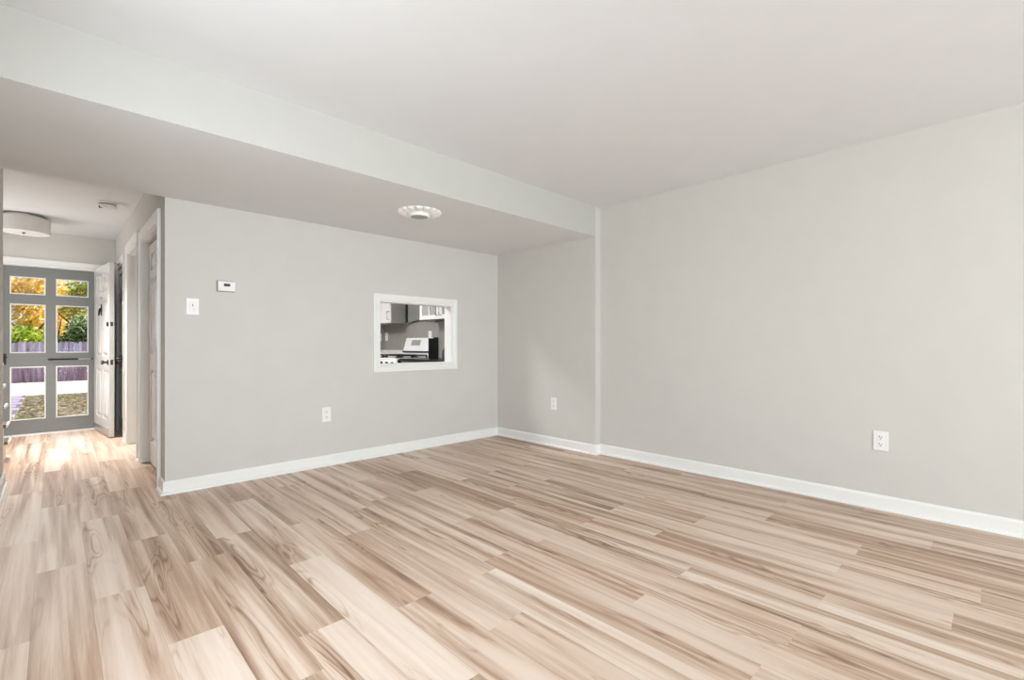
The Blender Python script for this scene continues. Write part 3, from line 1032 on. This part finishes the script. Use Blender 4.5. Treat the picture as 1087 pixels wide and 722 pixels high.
def base_cabinet(label, y0, y1, ndoors):
    o = thing('base_cabinet', label, 'cabinet', (3.55, (y0 + y1) / 2, 0))
    o['group'] = 'kitchen base cabinets'
    local(o, MB().box(3.27, y0, 0.10, XW, y1, 0.875).box(3.33, y0, 0.001, XW, y1, 0.10), 'body', M['cabinet'])
    dw = (y1 - y0) / ndoors
    for k in range(ndoors):
        a, b_ = y0 + k * dw + 0.003, y0 + (k + 1) * dw - 0.003
        d_ = local(o, MB().slab('X', 3.25, 3.269, (a, b_), (0.11, 0.86), [(a + 0.06, b_ - 0.06, 0.17, 0.80)]), 'door', M['cabinet'])
        local_child(MB().box(3.258, a + 0.055, 0.165, 3.262, b_ - 0.055, 0.805), o, d_, 'panel', M['cabinet'])
        local_child(MB().tube([(3.25, b_ - 0.03, 0.66), (3.22, b_ - 0.03, 0.66), (3.22, b_ - 0.03, 0.79), (3.25, b_ - 0.03, 0.79)], 0.006, 8), o, d_, 'handle', M['black_metal'])
    return o


base_cabinet('white base cabinet in the kitchen corner left of the stove', 6.24, 6.975, 1)
base_cabinet('white base cabinet right of the stove below the pass-through', 4.40, 5.455, 2)
ct = MB().box(3.235, 6.238, 0.876, XW - 0.001, 6.978, 0.915).box(XW - 0.022, 6.238, 0.915, XW - 0.001, 6.956, 1.012).box(3.235, 6.956, 0.915, XW - 0.001, 6.978, 1.012).build('countertop', M['counter'], bevel=0.003)
tag(ct, 'pale stone countertop left of the stove', 'countertop', 'kitchen countertops')
ct2 = MB().box(3.235, 4.365, 0.876, XW, 5.457, 0.915).build('countertop', M['black_enamel'], bevel=0.003)
tag(ct2, 'dark countertop right of the stove', 'countertop', 'kitchen countertops')

# gas stove
sv = thing('gas_stove', 'white gas stove with slanted control back and black sides', 'stove', (3.53, 5.85, 0))
y0, y1 = 5.468, 6.228
local(sv, MB().box(3.225, y0, 0.02, 3.85, y1, 0.895).box(3.70, y0 - 0.002, 0.895, 3.862, y0 + 0.0, 1.185), 'body', M['black_enamel'], bevel=0.003)
local(sv, MB().box(3.205, y0, 0.897, 3.78, y1, 0.918), 'cooktop', M['enamel'], bevel=0.004)
# slanted backguard
pr = [(3.72, 0.918), (3.862, 0.918), (3.862, 1.195), (3.80, 1.195), (3.745, 1.005)]
K = len(pr)
bgm = MB().poly([(x, y0 + 0.03, z) for x, z in pr] + [(x, y1 - 0.03, z) for x, z in pr],
                [tuple(range(K)), tuple(range(K, 2 * K))] + [(i, (i + 1) % K, K + (i + 1) % K, K + i) for i in range(K)])
bgd = local(sv, bgm, 'backguard', M['enamel'], bevel=0.006)
# black end cap and dark slot
pr2 = [(3.74, 0.90), (3.864, 0.90), (3.864, 1.198), (3.80, 1.198)]
K = len(pr2)
bgm = MB().poly([(x, y0 - 0.004, z) for x, z in pr2] + [(x, y0 + 0.029, z) for x, z in pr2],
                [tuple(range(K)), tuple(range(K, 2 * K))] + [(i, (i + 1) % K, K + (i + 1) % K, K + i) for i in range(K)])
local(sv, bgm, 'end_cap', M['black_enamel'])
local_child(MB().box(3.715, y0 + 0.06, 0.985, 3.745, y1 - 0.06, 1.004), sv, bgd, 'vent_slot', M['black_enamel'])
dy = 0.115
px = lambda z, off: 3.745 + (3.80 - 3.745) * (z - 1.005) / 0.19 - off
b = MB()
zc0, zc1 = 1.085, 1.165
b.poly([(px(zc0, 0.001), 5.90 - dy, zc0), (px(zc0, 0.001), 5.90 + dy, zc0), (px(zc1, 0.001), 5.90 + dy, zc1), (px(zc1, 0.001), 5.90 - dy, zc1),
        (px(zc0, 0.005), 5.90 - dy, zc0), (px(zc0, 0.005), 5.90 + dy, zc0), (px(zc1, 0.005), 5.90 + dy, zc1), (px(zc1, 0.005), 5.90 - dy, zc1)],
       [(0, 1, 2, 3), (4, 5, 6, 7), (0, 1, 5, 4), (1, 2, 6, 5), (2, 3, 7, 6), (3, 0, 4, 7)])
local_child(b, sv, bgd, 'control_display', M['lens'])
for cy in (5.655, 6.04):
    for cx in (3.35, 3.60):
        local(sv, MB().lathe([(0, 0), (0.05, 0), (0.05, 0.008), (0.036, 0.012), (0.036, 0.018), (0, 0.02)], (cx, cy, 0.918), Z, 24, caps=False), 'burner', M['iron'], smooth=True)
    g = MB()
    for yy in (-0.15, 0.0, 0.15):
        g.box(3.24, cy + yy - 0.006, 0.944, 3.70, cy + yy + 0.006, 0.958)
    for xx in (3.246, 3.35, 3.47, 3.60, 3.694):
        g.box(xx - 0.006, cy - 0.156, 0.944, xx + 0.006, cy + 0.156, 0.958)
    for xx in (3.246, 3.47, 3.694):
        for yy in (-0.15, 0.15):
            g.box(xx - 0.008, cy + yy - 0.008, 0.9175, xx + 0.008, cy + yy + 0.008, 0.944)
    local(sv, g, 'grate', M['iron'])
local(sv, MB().box(3.203, y0 + 0.002, 0.775, 3.2249, y1 - 0.002, 0.896), 'control_panel', M['enamel'], bevel=0.004)
for k in range(5):
    local(sv, MB().lathe([(0, 0), (0.024, 0), (0.022, 0.022), (0.0, 0.024)], (3.203, 5.56 + 0.144 * k, 0.845), (-1, 0, 0), 20, caps=False), 'knob', M['black_enamel'], smooth=True)
dr = local(sv, MB().box(3.203, y0 + 0.01, 0.20, 3.224, y1 - 0.01, 0.76), 'oven_door', M['enamel'], bevel=0.004)
local_child(MB().tube([(3.203, 5.52, 0.70), (3.17, 5.52, 0.70), (3.17, 6.18, 0.70), (3.203, 6.18, 0.70)], 0.009, 10), sv, dr, 'handle', M['enamel'])
local_child(MB().box(3.201, 5.60, 0.34, 3.2045, 6.10, 0.60), sv, dr, 'oven_window', M['black_enamel'])

# dark round-sided kettle on the counter right of the stove
kt = thing('kettle', 'dark round kettle on the counter right of the stove', 'kettle', (3.70, 4.98, 0.9155))
MB().lathe([(0, 0), (0.088, 0), (0.100, 0.03), (0.098, 0.085), (0.075, 0.135), (0.045, 0.15), (0, 0.152)], (0, 0, 0), Z, 32, caps=False).build('body', M['kettle'], kt, smooth=True)
MB().lathe([(0, 0.150), (0.040, 0.150), (0.036, 0.160), (0.012, 0.166), (0.014, 0.182), (0, 0.186)], (0, 0, 0), Z, 24, caps=False).build('lid', M['kettle'], kt, smooth=True)
MB().tube([(0.0, -0.085, 0.10)] + [(0, -0.085 * math.cos(a), 0.12 + 0.10 * math.sin(a)) for a in [i * math.pi / 10 for i in range(11)]] + [(0, 0.085, 0.10)], 0.007, 10).build('handle', M['black_metal'], kt, smooth=True)
MB().tube([(0, -0.08, 0.06), (0, -0.12, 0.10), (0, -0.15, 0.145)], [0.022, 0.016, 0.011], 12).build('spout', M['kettle'], kt, smooth=True)

# ------------------------------------------------------------------ outside the front door
GZ = -0.45
b = MB().box(-30, YF + 0.15, GZ - 0.2, 30, 60, GZ)
struct(b.build('ground', M['ground']), 'mulched ground with patches of grass outside the front door', 'ground')
b = MB().box(-30, 20.3, GZ - 0.02, 30, 27.0, GZ + 0.015)
struct(b.build('road', M['concrete']), 'pale concrete drive in front of the fence', 'road')
b = MB().box(-3.2, 9.6, GZ - 0.02, -0.62, 20.29, GZ + 0.03)
struct(b.build('path', M['pavers']), 'lavender paver path at the left of the mulch', 'path')
b = MB().box(-1.1, YF + 0.145, GZ - 0.02, 1.0, 9.5, -0.03)
struct(b.build('porch_slab', M['concrete']), 'concrete front porch slab', 'porch')
# house outside skin keeps the sun off the interior walls
rnd = random.Random(5)
fn = thing('wood_fence', 'weathered lavender-brown board fence beyond the drive', 'fence', (0, 27.15, GZ))
b = MB()
x = -9.0
while x < 10:
    wv = 0.135 + rnd.uniform(-0.006, 0.006)
    h_ = 1.65 + rnd.uniform(-0.03, 0.03)
    yo = rnd.uniform(0, 0.015)
    v0 = [(x, yo, 0.02), (x + wv, yo, 0.02), (x + wv, yo, h_ - 0.05), (x + wv - 0.03, yo, h_), (x + 0.03, yo, h_), (x, yo, h_ - 0.05)]
    v1 = [(p[0], yo + 0.018, p[2]) for p in v0]
    b.poly(v0 + v1, [tuple(range(6)), tuple(range(6, 12))] + [(i, (i + 1) % 6, 6 + (i + 1) % 6, 6 + i) for i in range(6)])
    x += wv + 0.012
b.build('boards', M['fence'], fn)
for z in (0.3, 1.3):
    MB().box(-9, 0.035, z, 10, 0.075, z + 0.09).build('rail', M['fence'], fn)
for k in range(8):
    MB().box(-9 + 2.7 * k, 0.075, 0, -8.91 + 2.7 * k, 0.165, 1.6).build('post', M['fence'], fn)


def leaf_cloud(name, blobs, count, size, m, parent, rg):
    verts, faces, tones = [], [], []
    tot = sum(r[3] * r[4] * r[5] for r in blobs)
    for bx, by, bz, rx, ry, rz in blobs:
        nn = int(count * rx * ry * rz / tot)
        for _ in range(nn):
            d = Vector((rg.gauss(0, 1), rg.gauss(0, 1), rg.gauss(0, 1))).normalized() * (rg.random() ** 0.45)
            c = Vector((bx + d.x * rx, by + d.y * ry, bz + d.z * rz))
            s = size * rg.uniform(0.6, 1.3)
            a = Vector((rg.gauss(0, 1), rg.gauss(0, 1), rg.gauss(0, 1))).normalized()
            e = a.orthogonal().normalized()
            f = a.cross(e)
            i0 = len(verts)
            verts += [c + e * s, c + f * s * 0.45 + a * s * 0.12, c - e * s, c - f * s * 0.45 + a * s * 0.12]
            faces.append((i0, i0 + 1, i0 + 2, i0 + 3))
            tones.append(rg.random())
    me = bpy.data.meshes.new(name)
    me.from_pydata([tuple(v) for v in verts], [], faces)
    at = me.attributes.new('tone', 'FLOAT', 'FACE')
    at.data.foreach_set('value', tones)
    me.materials.append(m)
    o = bpy.data.objects.new(name, me)
    COL.objects.link(o)
    o.parent = parent
    return o


LM = {
    'gold': leaf_material('golden_leaves', [(240, 206, 60), (250, 222, 70), (252, 238, 160), (234, 170, 90), (250, 236, 220), (206, 200, 80)]),
    'green': leaf_material('dark_green_leaves', [(44, 62, 36), (78, 104, 48), (116, 142, 66), (176, 194, 130)]),
    'lime': leaf_material('lime_leaves', [(120, 150, 30), (158, 186, 44), (196, 210, 70), (220, 214, 110)]),
    'mix': leaf_material('turning_leaves', [(170, 184, 70), (220, 216, 96), (240, 206, 130), (130, 150, 60)]),
    'pale': leaf_material('pale_pink_leaves', [(224, 196, 176), (206, 160, 140), (236, 214, 190), (150, 120, 96)]),
}


def tree(name, label, x, y, trunk_h, blobs, count, size, mk, seed):
    rg = random.Random(seed)
    t_ = thing(name, label, 'tree' if trunk_h > 0.5 else 'bush', (x, y, GZ), 0, 'trees beyond the fence')
    pts = [(0, 0, -0.1), (0.04, 0, trunk_h * 0.5), (-0.03, 0.03, trunk_h), (0.02, 0, trunk_h + 0.9)]
    tk = MB().tube(pts, [0.14, 0.11, 0.09, 0.04] if trunk_h > 0.5 else [0.06, 0.05, 0.04, 0.02], 10).build('trunk', M['bark'], t_, smooth=True)
    for k in range(4):
        a = k * 1.6 + rg.random()
        L = 0.9 + rg.random() * 0.5
        MB().tube([(-0.02, 0.02, trunk_h * 0.9), (L * 0.5 * math.cos(a), L * 0.5 * math.sin(a), trunk_h + 0.4), (L * math.cos(a), L * math.sin(a), trunk_h + 1.0)],
                  [0.05, 0.035, 0.012], 8).build('branch', M['bark'], t_, smooth=True)
    leaf_cloud('foliage', blobs, count, size, LM[mk], t_, rg)
    return t_


tree('bush', 'lime green bush just behind the fence at the left', -1.0, 28.4, 0.4, [(0, 0, 1.7, 0.9, 0.7, 0.65), (-0.9, 0.1, 1.6, 0.8, 0.7, 0.6), (0.3, 0.1, 1.5, 0.5, 0.5, 0.6)], 1800, 0.10, 'lime', 1)
tree('tree', 'golden autumn tree seen through the left lites', -0.85, 31.5, 1.9, [(0, 0, 3.2, 1.0, 0.8, 0.75), (0.45, 0, 4.3, 0.9, 0.8, 0.7), (-0.8, 0, 3.9, 0.9, 0.8, 0.8), (0.2, 0.1, 2.6, 0.7, 0.7, 0.4)], 2300, 0.12, 'gold', 2)
tree('tree', 'dark green tree just behind the fence seen through the right lites', 0.80, 29.2, 1.1, [(0.1, 0, 2.15, 0.62, 0.6, 0.70), (-0.2, -0.1, 1.6, 0.6, 0.5, 0.5), (0.5, 0, 1.8, 0.6, 0.6, 0.6)], 2400, 0.09, 'green', 3)
tree('tree', 'tree turning from green to yellow above the dark green one', 1.0, 34.0, 2.4, [(0, 0, 4.2, 0.9, 0.8, 0.9), (0.7, 0, 4.6, 0.8, 0.8, 0.8), (-0.2, 0.1, 3.3, 0.7, 0.7, 0.5)], 2100, 0.11, 'mix', 4)
tree('tree', 'bright yellow tree between the two columns of lites', 0.13, 36.4, 2.0, [(0, 0, 3.3, 0.6, 0.6, 0.9), (0.1, 0, 4.4, 0.55, 0.6, 0.6), (0.0, 0, 2.4, 0.6, 0.6, 0.5)], 1400, 0.11, 'gold', 5)
tree('tree', 'pale pinkish thin tree at the far left behind the golden one', -2.0, 41.6, 2.2, [(0.2, 0, 4.2, 1.3, 0.9, 1.0), (1.2, 0, 4.9, 1.1, 0.9, 0.8), (0, 0, 5.3, 0.9, 0.8, 0.6)], 1500, 0.12, 'pale', 6)
tree('tree', 'dark green tree at the far left behind the lime bush', -1.0, 38.8, 1.4, [(0.3, 0, 2.3, 0.9, 0.6, 0.7), (1.0, 0, 2.0, 0.6, 0.6, 0.6)], 1300, 0.10, 'green', 7)
for i, (x, y, mk, lb) in enumerate(((-4.2, 30.0, 'green', 'broad dark green tree far left of the storm door view'), (-6.5, 32, 'gold', 'golden tree outermost on the left behind the fence'),
                                    (3.4, 30.5, 'gold', 'golden tree right of the storm door view'), (6.0, 32, 'green', 'dark green tree outermost on the right behind the fence'))):
    tree('tree', lb, x, y, 2.0, [(0, 0, 3.4, 1.5, 1.2, 1.3), (0.6, 0, 4.4, 1.1, 1.0, 0.9)], 1600, 0.14, mk, 20 + i)

# fallen leaves and mulch chips on the ground (uncountable)
rg = random.Random(3)
verts, faces, tones = [], [], []
for _ in range(5200):
    x, y = rg.uniform(-0.58, 2.6), rg.uniform(10.0, 20.2)
    if rg.random() < 0.15:
        x = rg.uniform(-3, 3)
        y = rg.uniform(10, 20.2)
        if x < -0.6:
            continue
    s = rg.uniform(0.03, 0.075)
    a = rg.uniform(0, 6.28)
    z = GZ + rg.uniform(0.004, 0.02)
    t_ = rg.uniform(-0.03, 0.03)
    i0 = len(verts)
    c, s2 = math.cos(a), math.sin(a)
    verts += [(x + c * s, y + s2 * s, z + t_), (x - s2 * s * 0.5, y + c * s * 0.5, z), (x - c * s, y - s2 * s, z - 0.003), (x + s2 * s * 0.5, y - c * s * 0.5, z + 0.01)]
    faces.append((i0, i0 + 1, i0 + 2, i0 + 3))
    tones.append(rg.random())
me = bpy.data.meshes.new('fallen_leaves')
me.from_pydata(verts, [], faces)
me.attributes.new('tone', 'FLOAT', 'FACE').data.foreach_set('value', tones)
me.materials.append(leaf_material('fallen_leaf_colours', [(96, 78, 58), (150, 128, 100), (206, 188, 154), (120, 110, 70), (176, 150, 116)]))
fl_ = bpy.data.objects.new('fallen_leaves', me)
COL.objects.link(fl_)
tag(fl_, 'fallen leaves and mulch chips scattered on the ground outside', 'fallen leaves', None, 'stuff')
